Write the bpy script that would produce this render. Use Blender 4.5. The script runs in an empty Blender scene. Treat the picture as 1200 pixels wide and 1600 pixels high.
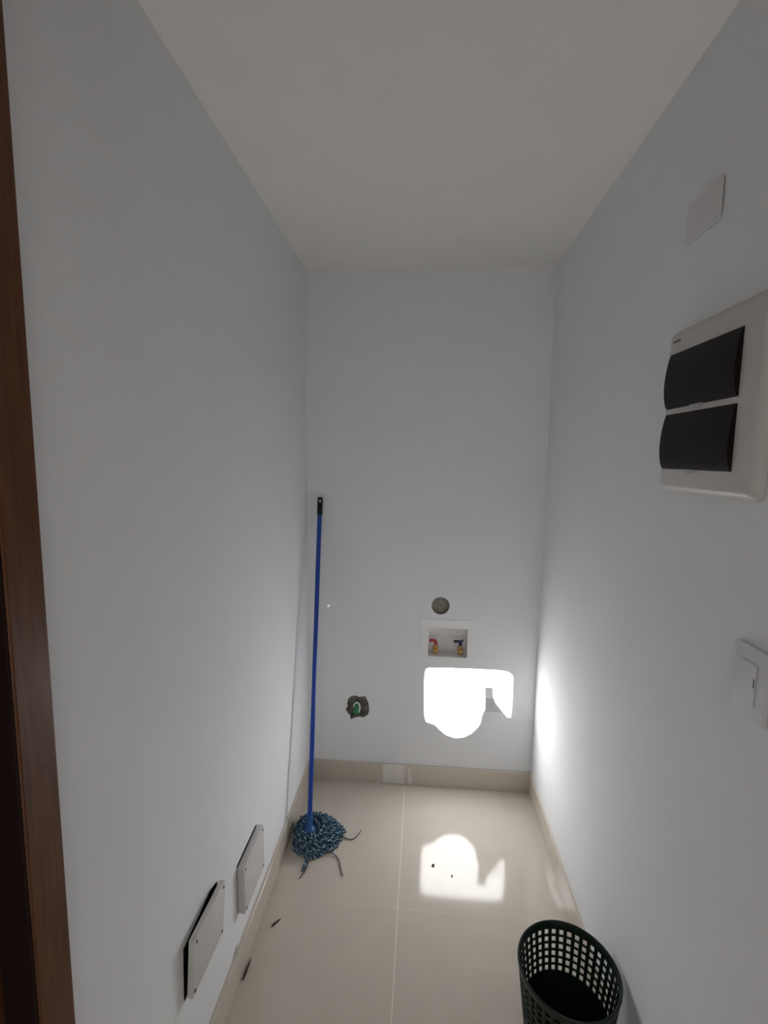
import bpy, bmesh, math, random
from mathutils import Vector, Matrix
random.seed(7)
S = bpy.context.scene
COL = S.collection

# ---------------------------------------------------------------- room measures (metres)
W, D, H = 1.1215, 2.2638, 2.5        # closet width, distance camera -> back wall, height
HB = 0.105                           # baseboard height

# ---------------------------------------------------------------- camera
cam = bpy.data.cameras.new('camera')
cam.sensor_fit = 'HORIZONTAL'; cam.sensor_width = 36.0
cam.lens = 36.0 * 745.85 / 1200.0
cam.clip_start = 0.02
co = bpy.data.objects.new('camera', cam); COL.objects.link(co)
yaw, pitch, roll = math.radians(4.6086), math.radians(-6.5794), math.radians(-0.6757)
M = Matrix.Rotation(yaw, 3, 'Z') @ Matrix.Rotation(pitch, 3, 'X') @ Matrix.Rotation(roll, 3, 'Y')
X, Y, Z = M.col[0], M.col[2], -M.col[1]
co.matrix_world = Matrix(((X[0], Y[0], Z[0], 0.5541), (X[1], Y[1], Z[1], 0.0), (X[2], Y[2], Z[2], 1.6522), (0, 0, 0, 1)))
S.camera = co

# ---------------------------------------------------------------- world, sun, exposure
SX, SZ = 0.04, -0.285                # the sun beam's drift per metre of depth
SUN = 43.0
wd = bpy.data.worlds.new('world'); S.world = wd; wd.use_nodes = True
bg = wd.node_tree.nodes['Background']
bg.inputs['Color'].default_value = (0.75, 0.86, 1.0, 1); bg.inputs['Strength'].default_value = 1.0
sl = bpy.data.lights.new('sun', 'SUN'); sl.energy = SUN; sl.angle = math.radians(0.10); sl.color = (1.0, 0.985, 0.96)
so = bpy.data.objects.new('sun', sl); COL.objects.link(so)
so.rotation_mode = 'QUATERNION'
so.rotation_quaternion = Vector((SX, 1.0, SZ)).to_track_quat('-Z', 'Y')
# a dim fill light added under the hall ceiling, behind the doorway
hl = bpy.data.lights.new('hall_fill', 'AREA'); hl.shape = 'SQUARE'; hl.size = 0.9; hl.energy = 6.0; hl.color = (1.0, 0.97, 0.93)
ho = bpy.data.objects.new('hall_fill', hl); COL.objects.link(ho); ho.location = (0.6, -1.3, 2.44)
S.view_settings.view_transform = 'Standard'; S.view_settings.look = 'None'
S.view_settings.exposure = 0.32; S.view_settings.gamma = 1.0; S.view_settings.use_curve_mapping = False
S.cycles.use_denoising = True
S.cycles.max_bounces = 16; S.cycles.diffuse_bounces = 10; S.cycles.glossy_bounces = 6
S.cycles.sample_clamp_indirect = 12.0
try: S.cycles.use_guiding = True
except Exception: pass

# ---------------------------------------------------------------- materials
def mat(name, color, rough=0.5, spec=0.5, metal=0.0, noise=0.0, nscale=40.0, bump=0.0, bscale=120.0, stretch=None, coat=0.0):
    m = bpy.data.materials.new(name); m.use_nodes = True
    nt = m.node_tree; b = nt.nodes['Principled BSDF']
    b.inputs['Base Color'].default_value = (*color, 1); b.inputs['Roughness'].default_value = rough
    b.inputs['Specular IOR Level'].default_value = spec; b.inputs['Metallic'].default_value = metal
    b.inputs['Coat Weight'].default_value = coat
    tc = nt.nodes.new('ShaderNodeTexCoord'); mp = nt.nodes.new('ShaderNodeMapping')
    nt.links.new(tc.outputs['Object'], mp.inputs['Vector'])
    if stretch: mp.inputs['Scale'].default_value = stretch
    if noise > 0:
        n = nt.nodes.new('ShaderNodeTexNoise'); n.inputs['Scale'].default_value = nscale; n.inputs['Detail'].default_value = 6
        r = nt.nodes.new('ShaderNodeValToRGB'); nt.links.new(mp.outputs[0], n.inputs['Vector']); nt.links.new(n.outputs['Fac'], r.inputs['Fac'])
        r.color_ramp.elements[0].position = 0.3; r.color_ramp.elements[1].position = 0.7
        r.color_ramp.elements[0].color = (*[c * (1 - noise) for c in color], 1)
        r.color_ramp.elements[1].color = (*[min(1, c * (1 + noise)) for c in color], 1)
        nt.links.new(r.outputs['Color'], b.inputs['Base Color'])
    if bump > 0:
        n2 = nt.nodes.new('ShaderNodeTexNoise'); n2.inputs['Scale'].default_value = bscale; n2.inputs['Detail'].default_value = 5
        bp = nt.nodes.new('ShaderNodeBump'); bp.inputs['Strength'].default_value = bump; bp.inputs['Distance'].default_value = 0.002
        nt.links.new(mp.outputs[0], n2.inputs['Vector']); nt.links.new(n2.outputs['Fac'], bp.inputs['Height']); nt.links.new(bp.outputs['Normal'], b.inputs['Normal'])
    return m

MAT = {
    'wall': mat('wall_paint', (0.80, 0.813, 0.834), 0.85, 0.2, noise=0.012, nscale=5, bump=0.55, bscale=22),
    'ceiling': mat('ceiling_paint', (0.83, 0.82, 0.80), 0.8, 0.2, noise=0.01, nscale=6, bump=0.2, bscale=60),
    'tile': mat('porcelain_tile', (0.55, 0.50, 0.432), 0.09, 0.42, noise=0.025, nscale=9),
    'grout': mat('grout', (0.78, 0.74, 0.66), 0.8, 0.2),
    'skirting': mat('skirting_tile', (0.58, 0.525, 0.455), 0.16, 0.5, noise=0.03, nscale=14),
    'plaster': mat('plaster_smear', (0.72, 0.69, 0.65), 0.85, 0.2, noise=0.06, nscale=60, bump=0.5, bscale=160),
    'wood': mat('varnished_wood', (0.115, 0.046, 0.022), 0.30, 0.18, noise=0.25, nscale=9, stretch=(14, 14, 0.8)),
    'white': mat('white_plastic', (0.80, 0.80, 0.80), 0.3, 0.5),
    'panel': mat('panel_plastic', (0.56, 0.545, 0.525), 0.45, 0.5),
    'plate': mat('switch_plastic', (0.62, 0.62, 0.65), 0.25, 0.5),
    'cover': mat('grey_plastic', (0.62, 0.61, 0.60), 0.45, 0.5, noise=0.04, nscale=30),
    'coverside': mat('grey_plastic_side', (0.42, 0.42, 0.44), 0.45, 0.5),
    'smoke': mat('smoked_plastic', (0.011, 0.006, 0.0075), 0.40, 0.12),
    'shade_strip': mat('stop_shade', (0.016, 0.007, 0.006), 0.6, 0.15),
    'black': mat('black_plastic', (0.009, 0.009, 0.010), 0.5, 0.25),
    'cavity': mat('dark_box', (0.012, 0.011, 0.011), 0.8, 0.1),
    'screw': mat('screw_metal', (0.10, 0.10, 0.10), 0.4, 0.5, metal=0.6),
    'blue': mat('blue_enamel', (0.002, 0.045, 0.33), 0.3, 0.4, coat=0.1),
    'socket': mat('blue_plastic', (0.008, 0.075, 0.27), 0.4, 0.5),
    'basket': mat('green_plastic', (0.008, 0.019, 0.014), 0.38, 0.35),
    'brass': mat('brass', (0.62, 0.38, 0.14), 0.3, 0.5, metal=0.9),
    'red': mat('red_handle', (0.42, 0.02, 0.025), 0.4, 0.5),
    'navy': mat('blue_handle', (0.012, 0.028, 0.11), 0.4, 0.5),
    'cement': mat('rough_cement', (0.27, 0.245, 0.22), 0.95, 0.1, noise=0.35, nscale=60, bump=1.0, bscale=90),
    'drain': mat('dusty_drain', (0.27, 0.24, 0.21), 0.8, 0.2, noise=0.12, nscale=40),
    'pipe_grey': mat('grey_pipe', (0.22, 0.20, 0.18), 0.5, 0.4),
    'green': mat('green_pipe', (0.028, 0.20, 0.075), 0.35, 0.5),
    'sliver': mat('dark_sliver', (0.03, 0.022, 0.018), 0.6, 0.3),
    'chip': mat('grey_chip', (0.10, 0.095, 0.09), 0.8, 0.2),
    'mark': mat('printed_grey', (0.22, 0.22, 0.21), 0.6, 0.3),
    'fray': mat('frayed_yarn', (0.13, 0.125, 0.13), 0.9, 0.1, noise=0.3, nscale=200),
    'blank': mat('painted_plate', (0.70, 0.70, 0.715), 0.8, 0.2),
    'scuff': mat('scuff', (0.60, 0.61, 0.625), 0.7, 0.2),
}
def yarn_mat():
    m = bpy.data.materials.new('mop_yarn'); m.use_nodes = True; nt = m.node_tree; b = nt.nodes['Principled BSDF']
    b.inputs['Roughness'].default_value = 0.9; b.inputs['Specular IOR Level'].default_value = 0.1
    uv = nt.nodes.new('ShaderNodeUVMap'); sep = nt.nodes.new('ShaderNodeSeparateXYZ'); nt.links.new(uv.outputs[0], sep.inputs[0])
    mul = nt.nodes.new('ShaderNodeMath'); mul.operation = 'MULTIPLY'; mul.inputs[1].default_value = 34.0
    add = nt.nodes.new('ShaderNodeMath'); add.operation = 'ADD'; fr = nt.nodes.new('ShaderNodeMath'); fr.operation = 'FRACT'
    nt.links.new(sep.outputs['X'], mul.inputs[0]); nt.links.new(mul.outputs[0], add.inputs[0]); nt.links.new(sep.outputs['Y'], add.inputs[1]); nt.links.new(add.outputs[0], fr.inputs[0])
    r = nt.nodes.new('ShaderNodeValToRGB'); r.color_ramp.interpolation = 'CONSTANT'
    e = r.color_ramp.elements; e[0].position = 0; e[0].color = (0.028, 0.068, 0.115, 1); e[1].position = 0.80; e[1].color = (0.42, 0.50, 0.56, 1)
    e2 = e.new(0.40); e2.color = (0.055, 0.115, 0.17, 1)
    nt.links.new(fr.outputs[0], r.inputs['Fac']); nt.links.new(r.outputs['Color'], b.inputs['Base Color'])
    return m
MAT['yarn'] = yarn_mat()

# ---------------------------------------------------------------- helpers
def link(name, bm, material, parent=None, smooth=False, loc=None):
    me = bpy.data.meshes.new(name)
    bmesh.ops.recalc_face_normals(bm, faces=bm.faces)
    bm.to_mesh(me); bm.free()
    me.materials.append(MAT[material])
    if smooth:
        for p in me.polygons: p.use_smooth = True
        me.set_sharp_from_angle(angle=math.radians(38))
    o = bpy.data.objects.new(name, me); COL.objects.link(o)
    if parent: o.parent = parent
    if loc: o.location = loc
    return o
def thing(name, label, cat, loc, group=None, rot=None):
    o = bpy.data.objects.new(name, None); COL.objects.link(o); o.location = loc; o.empty_display_size = 0.05
    if rot: o.rotation_euler = rot
    o['label'] = label; o['category'] = cat
    if group: o['group'] = group
    return o
def tag(o, label, cat, group=None):
    o['label'] = label; o['category'] = cat
    if group: o['group'] = group
    return o
def structure(o): o['kind'] = 'structure'; return o
def box(bm, lo, hi, bevel=0.0, seg=2):
    vs = [bm.verts.new((x, y, z)) for x in (lo[0], hi[0]) for y in (lo[1], hi[1]) for z in (lo[2], hi[2])]
    F = [(0, 1, 3, 2), (4, 6, 7, 5), (0, 4, 5, 1), (2, 3, 7, 6), (0, 2, 6, 4), (1, 5, 7, 3)]
    fs = [bm.faces.new([vs[i] for i in f]) for f in F]
    if bevel > 0:
        es = list({e for f in fs for e in f.edges})
        bmesh.ops.bevel(bm, geom=es, offset=bevel, segments=seg, affect='EDGES', profile=0.5)
    return vs
def bbox(lo, hi, bevel=0.0, seg=2):
    bm = bmesh.new(); box(bm, lo, hi, bevel, seg); return bm
def plate(outer, holes, t, axes):
    """flat slab of thickness t from 2-D rings; axes(u, v, w) -> xyz, w runs through the thickness"""
    bm = bmesh.new(); edges = []; rings = []
    for ring in [outer] + holes:
        vs = [bm.verts.new(axes(u, v, 0)) for u, v in ring]; rings.append(vs)
        edges += [bm.edges.new((vs[i], vs[(i + 1) % len(vs)])) for i in range(len(vs))]
    res = bmesh.ops.triangle_fill(bm, use_beauty=True, use_dissolve=False, edges=edges)
    faces = [g for g in res['geom'] if isinstance(g, bmesh.types.BMFace)]
    mp = {}
    for vs, ring in zip(rings, [outer] + holes):
        for v, (u, w_) in zip(vs, ring): mp[v] = bm.verts.new(axes(u, w_, t))
    for f in faces: bm.faces.new([mp[v] for v in reversed(f.verts)])
    for vs in rings:
        for i in range(len(vs)):
            a, b = vs[i], vs[(i + 1) % len(vs)]; bm.faces.new((a, b, mp[b], mp[a]))
    return bm
def rect(a, b, c, d, r=0.0, n=5):
    if r <= 0: return [(a, b), (c, b), (c, d), (a, d)]
    out = []
    for cx, cy, a0 in ((c - r, b + r, -90), (c - r, d - r, 0), (a + r, d - r, 90), (a + r, b + r, 180)):
        for i in range(n + 1):
            t = math.radians(a0 + 90 * i / n); out.append((cx + r * math.cos(t), cy + r * math.sin(t)))
    return out
def circle(cx, cy, r, n=40): return [(cx + r * math.cos(2 * math.pi * i / n), cy + r * math.sin(2 * math.pi * i / n)) for i in range(n)]
def lathe(prof, n=48, bm=None, mtx=None, closed=False):
    bm = bm or bmesh.new(); rows = []
    for r, z in prof:
        rows.append([bm.verts.new((mtx @ Vector((r * math.cos(2 * math.pi * i / n), r * math.sin(2 * math.pi * i / n), z))) if mtx else (r * math.cos(2 * math.pi * i / n), r * math.sin(2 * math.pi * i / n), z)) for i in range(n)])
    m = len(rows)
    for j in range(m if closed else m - 1):
        A, B = rows[j], rows[(j + 1) % m]
        for i in range(n): bm.faces.new((A[i], A[(i + 1) % n], B[(i + 1) % n], B[i]))
    if not closed:
        bm.faces.new(list(reversed(rows[0]))); bm.faces.new(rows[-1])
    return bm
def tube(bm, pts, rad, n=8, cap=True, uv=None):
    pts = [Vector(p) for p in pts]; rows = []; up = Vector((0.13, 0.21, 1)).normalized()
    L = 0; Ls = [0]
    for i in range(1, len(pts)): L += (pts[i] - pts[i - 1]).length; Ls.append(L)
    for i, p in enumerate(pts):
        t = (pts[min(i + 1, len(pts) - 1)] - pts[max(i - 1, 0)]).normalized()
        a = t.cross(up)
        if a.length < 0.05: a = t.cross(Vector((1, 0, 0)))
        a.normalize(); b = t.cross(a)
        r = rad[i] if isinstance(rad, (list, tuple)) else rad
        rows.append([bm.verts.new(p + a * r * math.cos(2 * math.pi * k / n) + b * r * math.sin(2 * math.pi * k / n)) for k in range(n)])
    for j in range(len(rows) - 1):
        for k in range(n):
            f = bm.faces.new((rows[j][k], rows[j][(k + 1) % n], rows[j + 1][(k + 1) % n], rows[j + 1][k]))
            if uv:
                us = (Ls[j], Ls[j], Ls[j + 1], Ls[j + 1]); vs = (k / n, (k + 1) / n, (k + 1) / n, k / n)
                for lp, u, v in zip(f.loops, us, vs): lp[uv].uv = (u, v)
    if cap: bm.faces.new(list(reversed(rows[0]))); bm.faces.new(rows[-1])
    return bm
def axis_mtx(p, d):
    q = Vector((0, 0, 1)).rotation_difference(Vector(d).normalized()); return Matrix.Translation(Vector(p)) @ q.to_matrix().to_4x4()

# ---------------------------------------------------------------- room shell
YF = 0.60                            # where the closet side of the door wall begins
hole_left = [(1.1774, 0.4600), (1.130, 0.4742), (1.0775, 0.4680), (1.03, 0.4665), (0.984, 0.4626), (0.981, 0.388), (0.9779, 0.322), (1.04, 0.318), (1.12, 0.316), (1.17, 0.318)]
hole_far = [(1.314, 0.216), (1.490, 0.216), (1.489, 0.3765), (1.40, 0.378), (1.313, 0.3775)]
ow = plate([(YF, 0), (D + 0.12, 0), (D + 0.12, H), (YF, H)], [hole_left, hole_far], 0.10, lambda u, v, w: (-w, u, v))
wall_left = structure(link('wall_left', ow, 'wall'))
structure(link('wall_right', bbox((W, YF, 0), (W + 0.10, D + 0.12, H)), 'wall'))
rough = [(0.2013, 0.4372), (0.2208, 0.4553), (0.2468, 0.4567), (0.2533, 0.4503), (0.2890, 0.4556), (0.3021, 0.4292), (0.3075, 0.405), (0.309, 0.3819), (0.3027, 0.3576), (0.280, 0.3426), (0.2645, 0.346), (0.2507, 0.3443), (0.2278, 0.3361), (0.2148, 0.3285), (0.2114, 0.3489), (0.198, 0.362), (0.1884, 0.3818), (0.1982, 0.3961), (0.1965, 0.415)]
bw = plate([(0, 0), (W, 0), (W, H), (0, H)], [rough, circle(0.6525, 0.9375, 0.0437), rect(0.590, 0.673, 0.7955, 0.834)], 0.12, lambda u, v, w: (u, D + w, v))
wall_back = structure(link('wall_back', bw, 'wall'))
structure(link('ceiling', bbox((-0.12, -3.3, H), (W + 0.12, D + 0.12, H + 0.1)), 'ceiling'))
# floor: screed with tiles laid on it, joints 3 mm wide
floor = structure(link('floor', bbox((-1.4, -3.3, -0.03), (2.5, D + 0.12, -0.0005)), 'grout'))
xs = [-1.40, -0.305, 0.495, 1.295, 2.5]; ys = [-3.3, -2.42, -1.62, -0.82, -0.02, 0.78, 1.582, D + 0.1]
for i in range(len(xs) - 1):
    for j in range(len(ys) - 1):
        g = 0.0014
        link('floor_tile', bbox((xs[i] + g, ys[j] + g * 0.45, -0.012), (xs[i + 1] - g, ys[j + 1] - g * 0.45, 0.0), 0.0005, 1), 'tile', floor)
# skirtings of cut tile
bb = structure(link('baseboard_back', bbox((0.004, D - 0.009, 0), (W - 0.004, D - 0.0005, HB - 0.001)), 'grout'))
link('skirting_tile', bbox((0.010, D - 0.0105, 0.0012), (0.4985, D - 0.001, HB), 0.001, 1), 'skirting', bb)
link('skirting_tile', bbox((0.5010, D - 0.0105, 0.0012), (W - 0.009, D - 0.001, HB), 0.001, 1), 'skirting', bb)
sm = plate([(0.382, 0.006), (0.490, 0.003), (0.492, 0.100), (0.484, 0.1035), (0.45, 0.1065), (0.428, 0.104), (0.383, 0.1055), (0.3815, 0.06), (0.384, 0.04)], [], 0.0014, lambda u, v, w: (u, D - 0.0106 - w, v))
link('plaster_smear', sm, 'plaster', bb)
sm = plate([(0.511, 0.003), (0.528, 0.003), (0.532, 0.03), (0.524, 0.055), (0.520, 0.085), (0.511, 0.09), (0.513, 0.05)], [], 0.0012, lambda u, v, w: (u, D - 0.0106 - w, v))
link('plaster_smear', sm, 'plaster', bb)
bl = structure(link('baseboard_left', bbox((0.0005, 0.64, 0), (0.010, D - 0.011, HB - 0.0008)), 'grout'))
for a, b in ((0.64, 0.915), (0.9165, 1.7135), (1.715, D - 0.0115)):
    link('skirting_tile', bbox((0.001, a, 0.0012), (0.0115, b, HB), 0.001, 1), 'skirting', bl)
br = structure(link('baseboard_right', bbox((W - 0.009, 0.64, 0), (W - 0.0005, D - 0.011, HB - 0.0008)), 'grout'))
for a, b in ((0.64, 0.965), (0.9665, 1.7635), (1.765, D - 0.0115)):
    link('skirting_tile', bbox((W - 0.0105, a, 0.0012), (W - 0.001, b, HB), 0.001, 1), 'skirting', br)

# door wall with the doorway the camera looks through, and the hall behind it
dw = plate([(-1.4, 0), (-0.062, 0), (-0.062, 2.36), (W + 0.04, 2.36), (W + 0.04, 0), (2.5, 0), (2.5, H), (-1.4, H)], [], 0.15, lambda u, v, w: (u, 0.45 + w, v))
structure(link('wall_front', dw, 'wall'))
dr = structure(link('door_1', bbox((-0.061, 0.44, 0.0), (-0.038, 0.565, 2.35), 0.0015, 1), 'wood'))
link('door_stop', bbox((-0.061, 0.5655, 0.0), (0.015, 0.629, 2.40), 0.003, 2), 'wood', dr)
link('stop_shade', bbox((-0.037, 0.561, 0.0), (0.012, 0.5652, 2.30), 0.001, 1), 'shade_strip', dr)  # dark strip standing in for the shade on the stop's hall-side face
link('door_jamb', bbox((W + 0.012, 0.44, 0.0), (W + 0.039, 0.565, 2.35), 0.0015, 1), 'wood', dr)
link('door_stop', bbox((W - 0.013, 0.5655, 0.0), (W + 0.039, 0.629, 2.40), 0.003, 2), 'wood', dr)
link('door_head', bbox((-0.037, 0.44, 2.328), (W + 0.011, 0.565, 2.35), 0.0015, 1), 'wood', dr)
link('door_stop', bbox((0.0155, 0.5655, 2.31), (W - 0.0135, 0.629, 2.40), 0.003, 2), 'wood', dr)
link('door_casing', bbox((-0.13, 0.428, 0.0), (-0.04, 0.4395, 2.42), 0.002, 1), 'wood', dr)
link('door_casing', bbox((W + 0.014, 0.428, 0.0), (W + 0.10, 0.4395, 2.42), 0.002, 1), 'wood', dr)
link('door_casing', bbox((-0.0395, 0.428, 2.34), (W + 0.0135, 0.4395, 2.42), 0.002, 1), 'wood', dr)
structure(link('wall_hall_left', bbox((-1.5, -3.3, 0), (-1.4, 0.6, H)), 'wall'))
structure(link('wall_hall_right', bbox((2.5, -3.3, 0), (2.6, 0.6, H)), 'wall'))
structure(link('ceiling_hall', bbox((-1.5, -3.3, H), (-0.121, 0.6, H + 0.1)), 'ceiling'))
structure(link('ceiling_hall', bbox((W + 0.121, -3.3, H), (2.6, 0.6, H + 0.1)), 'ceiling'))
# outline of the sunlit patch that the added panel at the window is cut to
patch = [(0.5848, 0.5652), (0.5885, 0.602), (0.594, 0.6135), (0.6026, 0.6185), (0.6965, 0.6221), (0.821, 0.6234), (0.9445, 0.6229), (0.9815, 0.6182), (1.0034, 0.6063), (1.0104, 0.587), (1.0116, 0.5214), (1.0104, 0.4387), (1.0064, 0.3852), (0.9939, 0.3878), (0.9614, 0.4259), (0.9354, 0.4577), (0.9234, 0.4869), (0.9200, 0.5363), (0.8766, 0.5373), (0.8807, 0.4213), (0.8663, 0.387), (0.8615, 0.3464), (0.8436, 0.3184), (0.8162, 0.2896), (0.7852, 0.2707), (0.7443, 0.2631), (0.6995, 0.2756), (0.6736, 0.2944), (0.641, 0.3265), (0.6153, 0.3351), (0.5993, 0.3376), (0.5891, 0.3641), (0.5861, 0.4315)]
YW = -3.3
def back(p, y): return (p[0] - SX * (D - y), p[1] - SZ * (D - y))
bx0, bz0 = back((0.555, 0.235), YW); bx1, bz1 = back((1.04, 0.65), YW)
hw = plate([(-1.5, 0), (2.6, 0), (2.6, H), (-1.5, H)], [rect(bx0, bz0, bx1, bz1), rect(0.0, 0.25, 1.2, 0.52)], 0.06, lambda u, v, w: (u, YW - w, v))
structure(link('wall_hall_end', hw, 'wall'))
wn = structure(link('window_1', plate(rect(bx0 - 0.05, bz0 - 0.05, bx1 + 0.05, bz1 + 0.05), [rect(bx0, bz0, bx1, bz1)], 0.02, lambda u, v, w: (u, YW + 0.001 + w, v)), 'white'))
link('sun_mask', plate(rect(bx0 - 0.03, bz0 - 0.03, bx1 + 0.03, bz1 + 0.03), [[back(p, YW + 0.024) for p in patch]], 0.002, lambda u, v, w: (u, YW + 0.0225 + w, v)), 'white', wn)  # added unseen panel, its cut-out gives the sun beam the patch shape

structure(link('fill_opening', plate(rect(-0.05, 0.20, 1.25, 0.57), [rect(0.0, 0.25, 1.2, 0.52)], 0.02, lambda u, v, w: (u, YW + 0.001 + w, v)), 'white'))  # opening added low down, sun through it bounces off the hall floor as fill

# ---------------------------------------------------------------- floor mop leaning in the far left corner
B0, T0 = Vector((0.095, 1.868, 0.055)), Vector((0.0650, 2.249, 1.452))
mop = thing('floor_mop', 'string mop with a blue metal handle leaning in the far left corner', 'mop', (B0.x, B0.y, 0.0))
def rel(p): return Vector(p) - Vector((B0.x, B0.y, 0))
dirp = (T0 - B0).normalized(); Tc = T0 - dirp * 0.075
bm = bmesh.new(); tube(bm, [rel(B0 + dirp * 0.01), rel(Tc)], 0.0105, 20); link('handle', bm, 'blue', mop, True)
# cap with a hanging slot
mt = axis_mtx(rel(Tc - dirp * 0.004), dirp)
bm = lathe([(0.0119, 0), (0.0125, 0.004), (0.0125, 0.045), (0.0115, 0.049)], 24, mtx=mt)
pl = plate(rect(-0.0118, 0.044, 0.0118, 0.083, 0.006, 5), [rect(-0.0062, 0.056, 0.0062, 0.074, 0.002, 3)], 0.012, lambda u, v, w: tuple(mt @ Vector((u, w - 0.006, v))))
me = bpy.data.meshes.new('t'); pl.to_mesh(me); bm.from_mesh(me); pl.free(); bpy.data.meshes.remove(me)
link('hanging_cap', bm, 'black', mop, True)
mt = axis_mtx(rel(B0 - dirp * 0.012), dirp)
bm = lathe([(0.030, -0.010), (0.034, -0.004), (0.033, 0.004), (0.022, 0.012), (0.0155, 0.022), (0.0145, 0.055), (0.0125, 0.060)], 28, mtx=mt)
link('socket', bm, 'socket', mop, True)
bm = bmesh.new(); uvl = bm.loops.layers.uv.new('uv')
C = Vector((0.127, 1.886, 0)); top = B0 + Vector((0.002, -0.002, -0.012))
for i in range(430):
    a = random.uniform(0, 2 * math.pi); q = random.random()
    rx, ry = 0.114 * (0.62 + 0.38 * q), 0.124 * (0.62 + 0.38 * q)
    wob = 1 + 0.07 * math.sin(3 * a + 1) + 0.04 * math.sin(7 * a)
    end = C + Vector((rx * wob * math.cos(a), ry * wob * math.sin(a), 0)); end.x = max(end.x, 0.020)
    lay = random.random(); hgt = 0.024 + 0.046 * lay
    curl = random.uniform(-0.035, 0.035); per = Vector((-math.sin(a), math.cos(a), 0))
    st = top + Vector((math.cos(a) * 0.026, math.sin(a) * 0.026, -0.022 + 0.012 * lay))
    pts = []
    n = 11
    for k in range(n):
        t = k / (n - 1)
        p = st.lerp(Vector((end.x, end.y, 0)), t ** 0.9)
        p += per * curl * math.sin(t * math.pi * 1.1) + per * 0.004 * math.sin(t * 15 + i)
        p.z = 0.0045 + (hgt * (1 - t ** 2.3) * (0.50 + 0.50 * min(1, t / 0.32))) * (0.85 + 0.15 * math.sin(i * 1.7 + t * 9)) + 0.008 * math.sin(math.pi * t) * lay
        if t > 0.97: p.z = max(0.004, p.z - 0.004)
        p.x = max(p.x, 0.017)
        pts.append(rel(p))
    tube(bm, pts, 0.0038, 5, True, uvl)
ys_ = link('mop_strings', bm, 'yarn', mop, True); ys_['kind'] = 'stuff'
def stray(pts, r, m='fray'):
    bm = bmesh.new(); bm.loops.layers.uv.new('uv'); P = []
    for i in range(len(pts) - 1):
        for k in range(4): P.append(Vector(pts[i]).lerp(Vector(pts[i + 1]), k / 4))
    P.append(Vector(pts[-1])); P2 = P[:]
    for _ in range(4): P2 = [P2[0]] + [(P2[i - 1] + P2[i] * 2 + P2[i + 1]) / 4 for i in range(1, len(P2) - 1)] + [P2[-1]]
    tube(bm, [rel(p) for p in P2], r, 6, True, bm.loops.layers.uv[0]); return link('stray_strand', bm, m, mop, True)
stray([(0.215, 1.880, 0.012), (0.240, 1.888, 0.004), (0.268, 1.873, 0.004), (0.290, 1.880, 0.004), (0.303, 1.905, 0.004), (0.314, 1.930, 0.004)], 0.0021)
stray([(0.195, 1.800, 0.015), (0.222, 1.789, 0.004), (0.240, 1.772, 0.004), (0.248, 1.752, 0.004), (0.258, 1.722, 0.004), (0.270, 1.696, 0.004)], 0.0024)
stray([(0.110, 1.79, 0.015), (0.112, 1.745, 0.006), (0.108, 1.71, 0.0055), (0.106, 1.700, 0.0055)], [0.0065] * 5 + [0.0065] * 4 + [0.005] * 3 + [0.0035], 'yarn')
stray([(0.118, 1.770, 0.010), (0.122, 1.72, 0.004), (0.114, 1.690, 0.004), (0.104, 1.668, 0.004)], 0.0026)

# ---------------------------------------------------------------- perforated waste basket by the right wall
BX, BY, BH = 0.9765, 1.1870, 0.280
bk = thing('waste_basket', 'dark green plastic waste basket with square holes, against the right wall', 'basket', (BX, BY, 0))
def br_(z): return 0.098 + 0.0325 * z / BH
cols = 36; zr = [0.004, 0.060, 0.124]
z = 0.257; holes = []
for k in range(6): holes.append((z - 0.0152, z)); z -= 0.0212
lv = sorted({0.004, 0.262 + 0.004} | {v for h in holes for v in h}); lv = [0.003] + [v for v in lv if v > 0.01] 
lv = sorted(set(lv + [0.06, 0.10]))
ang = []
for c in range(cols):
    a0 = math.radians(92 + 10 * c); ang += [(a0 - math.radians(2.7), True), (a0 + math.radians(2.7), False)]
bm = bmesh.new(); T = 0.0022
def V(grid, r, a, z): return bm.verts.new((r * math.cos(a), r * math.sin(a), z))
N = len(ang)
out = [[V(0, br_(z) + (0.0008 if not ang[i][1] else 0.0008), ang[i][0], z) for i in range(N)] for z in lv]
inn = [[V(0, br_(z) - T, ang[i][0], z) for i in range(N)] for z in lv]
def solid(j, i):
    if not (0 <= j < len(lv) - 1): return False
    i %= N
    zm = (lv[j] + lv[j + 1]) / 2
    return not (ang[i][1] and any(a < zm < b for a, b in holes))
for j in range(len(lv) - 1):
    for i in range(N):
        k = (i + 1) % N
        if not solid(j, i): continue
        bm.faces.new((out[j][i], out[j][k], out[j + 1][k], out[j + 1][i]))
        bm.faces.new((inn[j][i], inn[j + 1][i], inn[j + 1][k], inn[j][k]))
        if not solid(j - 1, i): bm.faces.new((out[j][i], inn[j][i], inn[j][k], out[j][k]))
        if not solid(j + 1, i): bm.faces.new((out[j + 1][i], out[j + 1][k], inn[j + 1][k], inn[j + 1][i]))
        if not solid(j, i - 1): bm.faces.new((out[j][i], out[j + 1][i], inn[j + 1][i], inn[j][i]))
        if not solid(j, i + 1): bm.faces.new((out[j][k], inn[j][k], inn[j + 1][k], out[j + 1][k]))
link('basket_wall', bm, 'basket', bk)
r = br_(BH)
link('basket_rim', lathe([(br_(0.262) - T - 0.0005, 0.2605), (br_(0.262) + 0.0022, 0.2605), (r + 0.0015, 0.271), (r + 0.0030, 0.276), (r + 0.0030, 0.2795), (r + 0.0012, 0.2815), (r - 0.0015, 0.2815), (r - 0.0034, 0.2785)], 96, closed=True), 'basket', bk, True)
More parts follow.
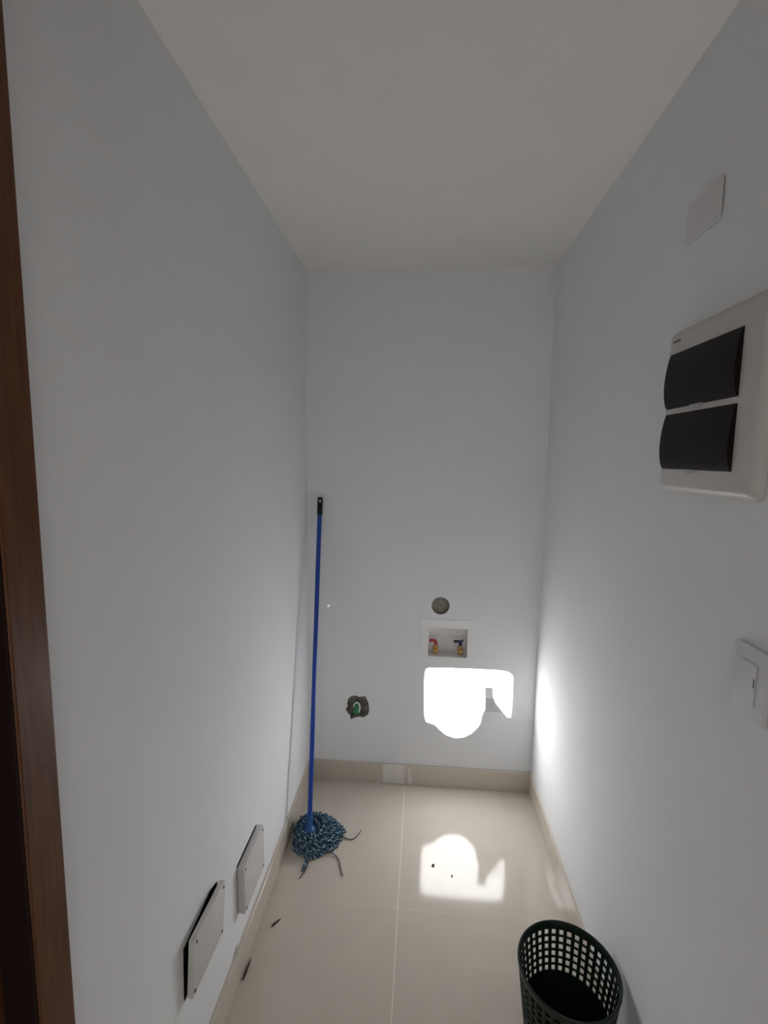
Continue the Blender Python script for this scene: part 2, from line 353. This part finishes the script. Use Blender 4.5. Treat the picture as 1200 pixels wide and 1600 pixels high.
for c in range(cols):                # ribs that run down the outside between the holes
    a = math.radians(97 + 10 * c); bm = bmesh.new(); 
    e = Vector((math.cos(a), math.sin(a), 0)); t = Vector((-math.sin(a), math.cos(a), 0)); vs = []
    for z in (0.004, 0.2598):
        for s1, s2 in ((-1, 0), (1, 0), (0.7, 1), (-0.7, 1)):
            vs.append(bm.verts.new(e * (br_(z) + 0.0007 + 0.0018 * s2) + t * 0.0028 * s1 + Vector((0, 0, z))))
    for f in ((0, 1, 5, 4), (1, 2, 6, 5), (2, 3, 7, 6), (3, 0, 4, 7), (3, 2, 1, 0), (4, 5, 6, 7)): bm.faces.new([vs[q] for q in f])
    link('rib', bm, 'basket', bk)
link('basket_base', lathe([(0.094, 0.0), (0.0975, 0.0), (0.0975, 0.0028), (0.094, 0.0045)], 72), 'basket', bk)

# ---------------------------------------------------------------- two junction box covers low on the left wall
def cover(loc, w, h, t, label, rot=None):
    o = thing('box_cover', label, 'box cover', loc, 'junction box covers on the left wall', rot)
    link('cover_plate', bbox((0, -w / 2, -h / 2), (t, w / 2, h / 2), 0.0022, 2), 'cover', o, True)
    for sy in (-1, 1):
        for sz in (-1, 1):
            m_ = axis_mtx((t - 0.001, sy * (w / 2 - 0.011), sz * (h / 2 - 0.011)), (1, 0, 0))
            link('screw', lathe([(0.0042, 0), (0.0042, 0.0018), (0.003, 0.0028)], 12, mtx=m_), 'screw', o, True)
    return o
cover((0.001, 1.402, 0.293), 0.182, 0.158, 0.024, 'square grey box cover screwed flat to left wall, nearer the mop')
cover((0.0115, 1.069, 0.4085), 0.174, 0.156, 0.0155, 'square grey box cover coming loose from left wall, nearest the doorway', (math.radians(-1.2), math.radians(3.0), math.radians(-1.0)))
# the dark box sunk in the wall behind the loose one
def sunk(cy, cz, ring, bx, label):
    cv = thing('junction_box', label, 'junction box', (-0.055, cy, cz))
    bm = plate(rect(*bx), [], 0.004, lambda u, v, w: (-0.055 - w, u, v))
    o = link('box_back', bm, 'cavity', cv); o.location = (0.055, -cy, -cz)
    bm = plate(ring, [[(cy + (y - cy) * 0.985, cz + (z - cz) * 0.975) for y, z in ring]], 0.0535, lambda u, v, w: (-0.0015 - w, u, v))
    o = link('box_side', bm, 'cavity', cv); o.location = (0.055, -cy, -cz)
sunk(1.08, 0.39, hole_left, (0.97, 0.305, 1.19, 0.485), 'black junction box sunk in the left wall behind the loose cover')
sunk(1.402, 0.297, hole_far, (1.305, 0.208, 1.50, 0.386), 'dark junction box edge showing above the flat box cover nearer the mop')

# ---------------------------------------------------------------- washer valve box in the back wall
wb = thing('washer_outlet_box', 'white recessed washer valve box in the back wall under the round drain opening', 'valve box', (0.692, D, 0.683))
def rb(o): o.location = (-0.692, -D, -0.683); return o
rb(link('frame', plate(rect(0.560, 0.661, 0.8245, 0.8700, 0.004, 3), [rect(0.598, 0.682, 0.787, 0.8265)], 0.0025, lambda u, v, w: (u, D - 0.0005 - w, v)), 'white', wb))
bm = plate(rect(0.5945, 0.6785, 0.7905, 0.830), [rect(0.598, 0.682, 0.787, 0.8265)], 0.076, lambda u, v, w: (u, D + w, v))
rb(link('recess', bm, 'white', wb))
rb(link('recess_back', bbox((0.5945, D + 0.0762, 0.6785), (0.7905, D + 0.080, 0.830)), 'white', wb))
def valve(x, col, label, flip):
    v = thing('valve', label, 'valve', (x, D + 0.040, 0.6825), 'washer valves in the wall box')
    bm = lathe([(0.012, 0), (0.012, 0.006), (0.0085, 0.009), (0.0085, 0.012), (0.013, 0.016), (0.0155, 0.022), (0.0155, 0.030), (0.012, 0.036), (0.008, 0.040), (0.006, 0.046), (0.004, 0.050)], 20)
    link('valve_body', bm, 'brass', v, True)
    bm = lathe([(0.0115, 0), (0.0115, 0.005), (0.0085, 0.007), (0.0085, 0.014), (0.011, 0.016), (0.011, 0.022), (0.0075, 0.024)], 20, mtx=axis_mtx((0, -0.006, 0.024), (0, -1, -0.25)))
    link('spout', bm, 'brass', v, True)
    bm = bmesh.new()
    tube(bm, [(0.001, 0, 0.044), (0.001, 0, 0.052), (-0.002, -0.002, 0.062), (-0.010, -0.006, 0.0675), (-0.022, -0.012, 0.069), (-0.030, -0.016, 0.070)], [0.0085, 0.0085, 0.008, 0.0065, 0.0065, 0.0075], 12)
    if flip: tube(bm, [(0.000, 0, 0.060), (0.009, 0.001, 0.068), (0.016, 0.002, 0.074)], [0.006, 0.005, 0.003], 10)
    link('lever', bm, col, v, True)
valve(0.6345, 'red', 'brass washer valve with a red lever, left one in the box', False)
valve(0.7560, 'navy', 'brass washer valve with a dark blue lever, right one in the box', True)

# round drain opening
dp = thing('drain_pipe', 'round brown-grey drain opening in the back wall above the valve box', 'pipe', (0.6525, D, 0.9375))
mt = axis_mtx((0, 0.001, 0), (0, 1, 0))
link('pipe_wall', lathe([(0.0432, 0.0), (0.0432, 0.070), (0.0405, 0.070), (0.0405, 0.0)], 48, mtx=mt, closed=True), 'pipe_grey', dp, True)
link('pipe_back', lathe([(0.0403, 0.018), (0.0403, 0.022)], 48, mtx=mt), 'drain', dp)

# chipped hole with a green pipe end
hp = thing('green_pipe_stub', 'green pipe end in a roughly chipped hole low on the back wall', 'pipe', (0.2465, D, 0.395))
def hr(o): o.location = (-0.2465, -D, -0.395); return o
bm = bmesh.new(); n = 16; gx, gz = 0.165, 0.305; sx, sz = 0.17 / n, 0.18 / n; G = []
for i in range(n + 1):
    G.append([bm.verts.new((gx + i * sx, D + 0.032 + random.uniform(-0.007, 0.007) - 0.012 * (abs(i - n / 2) / (n / 2)) ** 2, gz + j * sz)) for j in range(n + 1)])
for i in range(n):
    for j in range(n): bm.faces.new((G[i][j], G[i + 1][j], G[i + 1][j + 1], G[i][j + 1]))
hr(link('chipped_cement', bm, 'cement', hp, False))
def scale(ring, s): return [(0.2485 + (x - 0.2485) * s * random.uniform(0.985, 1.01), 0.394 + (z - 0.394) * s * random.uniform(0.985, 1.01)) for x, z in ring]
bm = bmesh.new(); R0 = rough; R1 = scale(rough, 0.90)
a = [bm.verts.new((x, D + 0.0012, z)) for x, z in R0]; b = [bm.verts.new((x, D + 0.0345, z)) for x, z in R1]
for i in range(len(a)): k = (i + 1) % len(a); bm.faces.new((a[i], a[k], b[k], b[i]))
hr(link('chipped_edge', bm, 'cement', hp))
mt = axis_mtx((0.2440, D + 0.012, 0.362), (0.05, -0.10, 1))
prof = [(0.0170, 0), (0.0182, 0.003), (0.0182, 0.044)]
for k in range(1, 7): t = math.radians(15 * k); prof.append((0.0182 * math.cos(t) + 0.0001, 0.044 + 0.017 * math.sin(t)))
hr(link('pipe_end', lathe(prof, 28, mtx=mt), 'green', hp, True))
bm = bmesh.new(); arc = []
for k in range(13):
    t = math.radians(-50 + 220 * k / 12); arc.append(mt @ Vector((0.0160 * math.cos(t), -0.0125, 0.034 + 0.030 * math.sin(t))))
tube(bm, arc, 0.0034, 8); hr(link('pipe_lip', bm, 'white', hp, True)).data.materials[0] = MAT['white']

# ---------------------------------------------------------------- wall outlet in the sun patch
ol = thing('wall_outlet', 'white horizontal wall outlet at the edge of the bright sun patch', 'outlet', (0.941, D, 0.4480))
link('outlet_plate', plate(rect(-0.060, -0.037, 0.060, 0.037, 0.005, 4), [], 0.006, lambda u, v, w: (u, -0.0005 - w, v)), 'plate', ol)
for cx in (-0.026, 0.026):
    link('socket_face', plate(rect(cx - 0.019, -0.016, cx + 0.019, 0.016, 0.006, 4), [], 0.002, lambda u, v, w: (u, -0.0066 - w, v)), 'plate', ol)
    for dz in (-0.006, 0.006):
        link('slot', bbox((cx - 0.006, -0.0092, dz - 0.0012), (cx + 0.003, -0.0086, dz + 0.0012)), 'mark', ol)

# ---------------------------------------------------------------- breaker panel high on the right wall
bp = thing('breaker_panel', 'white breaker panel with two dark smoked doors on the right wall', 'electrical panel', (W, 1.0, 1.585))
def flush(u, v, w): return (-0.0005 - w, u, v)
bm = bmesh.new()
rings = []
for off, wd_, r_ in ((0.0, 0.0, 0.012), (0.0, 0.006, 0.012), (0.009, 0.018, 0.010), (0.013, 0.020, 0.008)):
    rings.append([bm.verts.new((-0.0005 - wd_, u, v)) for u, v in rect(-0.160 + off, 0.0 + off, 0.165 - off, 0.350 - off, r_, 4)])
for A, B in zip(rings, rings[1:]):
    for i in range(len(A)): k = (i + 1) % len(A); bm.faces.new((A[i], A[k], B[k], B[i]))
bm.faces.new(rings[0]); bm.faces.new(rings[-1])
link('panel_frame', bm, 'panel', bp, True)
def door(z0, z1):
    n = 18; bm = bmesh.new(); A = []; B = []
    y0, y1 = -0.100, 0.146
    prof = []
    for k in range(n + 1):
        t = k / n; bulge = 0.0095 * math.sin(math.pi * min(1, max(0, t)) ** 0.80) ** 0.75 if 0 < t < 1 else 0
        prof.append((-0.0208 - 0.0012 - bulge, z0 + (z1 - z0) * (t)))
    prof = [(-0.0208, z0)] + prof + [(-0.0208, z1)]
    for y, L in ((y0, A), (y1, B)):
        for x, z in prof: L.append(bm.verts.new((x, y, z)))
    for i in range(len(prof)): k = (i + 1) % len(prof); bm.faces.new((A[i], A[k], B[k], B[i]))
    bm.faces.new(A); bm.faces.new(list(reversed(B)))
    d = link('panel_door', bm, 'smoke', bp, True)
    bm = plate([(0.024 + 0.021 * math.cos(t), z0 + 0.001 - 0.0085 * math.sin(t)) for t in [math.pi * i / 10 for i in range(11)]], [], 0.005, lambda u, v, w: (-0.0212 - w, u, v))
    link('latch_tab', bm, 'coverside', d)
door(0.180, 0.299); door(0.048, 0.168)
for k in range(7):                   # small printed maker's mark, letters too small to read
    y = 0.141 - k * 0.0042; hgt = 0.006 if k % 3 else 0.0075
    link('printed_mark', bbox((-0.0211, y - 0.0026, 0.3225), (-0.0206, y, 0.3215 + hgt)), 'mark', bp)

# switch plate
sw = thing('light_switch', 'white light switch plate on the right wall below the breaker panel', 'switch', (W, 0.8225, 1.2790))
link('switch_plate', plate(rect(-0.040, -0.062, 0.040, 0.062, 0.004, 4), [], 0.008, flush), 'plate', sw)
bm = bmesh.new(); rk = [bm.verts.new(v) for v in ((-0.0088, -0.018, -0.035), (-0.0088, 0.021, -0.035), (-0.0088, 0.021, 0.035), (-0.0088, -0.018, 0.035), (-0.0096, -0.018, -0.035), (-0.0096, 0.021, -0.035), (-0.0100, 0.021, 0.035), (-0.0100, -0.018, 0.035))]
for f in ((3, 2, 1, 0), (4, 5, 6, 7), (0, 1, 5, 4), (1, 2, 6, 5), (2, 3, 7, 6), (3, 0, 4, 7)): bm.faces.new([rk[q] for q in f])
r_o = link('rocker', bm, 'plate', sw)
link('indicator', bbox((-0.0102, -0.0160, -0.004), (-0.0092, -0.0142, 0.012)), 'black', r_o)

# painted-over blank plate
blank = plate(rect(1.034, 2.120, 1.156, 2.200, 0.003, 3), [], 0.003, lambda u, v, w: (W - 0.0026 - w, u, v))
box(blank, (W - 0.0025, 1.046, 2.126), (W - 0.0004, 1.148, 2.190))
tag(link('blank_plate', blank, 'blank'), 'wall-coloured blank plate near the ceiling above the breaker panel', 'blank plate')

# ---------------------------------------------------------------- bits of dirt on the floor
def sliver(p, q, r0, r1, label, zz=0.004):
    bm = bmesh.new(); a, b = Vector((*p, zz)), Vector((*q, zz)); c = (a + b) / 2
    tube(bm, [a - c, (a - c).lerp(b - c, 0.3), (a - c).lerp(b - c, 0.75), b - c], [r0 * 0.6, r0, r1, r1 * 0.3], 6)
    o = link('wood_sliver', bm, 'sliver'); o.location = c; return tag(o, label, 'debris', 'wood slivers on the floor')
sliver((0.020, 1.290), (0.0215, 1.357), 0.0036, 0.0025, 'dark sliver on the floor tight against the left skirting')
sliver((0.055, 1.470), (0.080, 1.500), 0.0034, 0.0026, 'small dark sliver on the floor between left skirting and mop')
def chip(x, y, s, label):
    bm = bmesh.new(); bmesh.ops.create_icosphere(bm, subdivisions=1, radius=s)
    for v in bm.verts: v.co = Vector((v.co.x * random.uniform(0.6, 1.3), v.co.y * random.uniform(0.6, 1.3), max(-s * 0.45, v.co.z * 0.5)))
    o = link('plaster_chip', bm, 'chip'); o.location = (x, y, s * 0.46); tag(o, label, 'debris', 'chips lying in the floor reflection')
chip(0.629, 1.778, 0.0065, 'larger grey chip in the bright reflection on the floor')
chip(0.702, 1.737, 0.0042, 'smaller grey chip in the bright reflection, nearer the camera')
# grey scrape along the top of the left skirting
bm = plate([(1.268, HB + 0.002), (1.276, HB + 0.0005), (1.300, HB + 0.001), (1.304, HB + 0.010), (1.290, HB + 0.016), (1.272, HB + 0.010)], [], 0.0008, lambda u, v, w: (0.0004 + w, u, v))
link('scrape_mark', bm, 'coverside', wall_left)
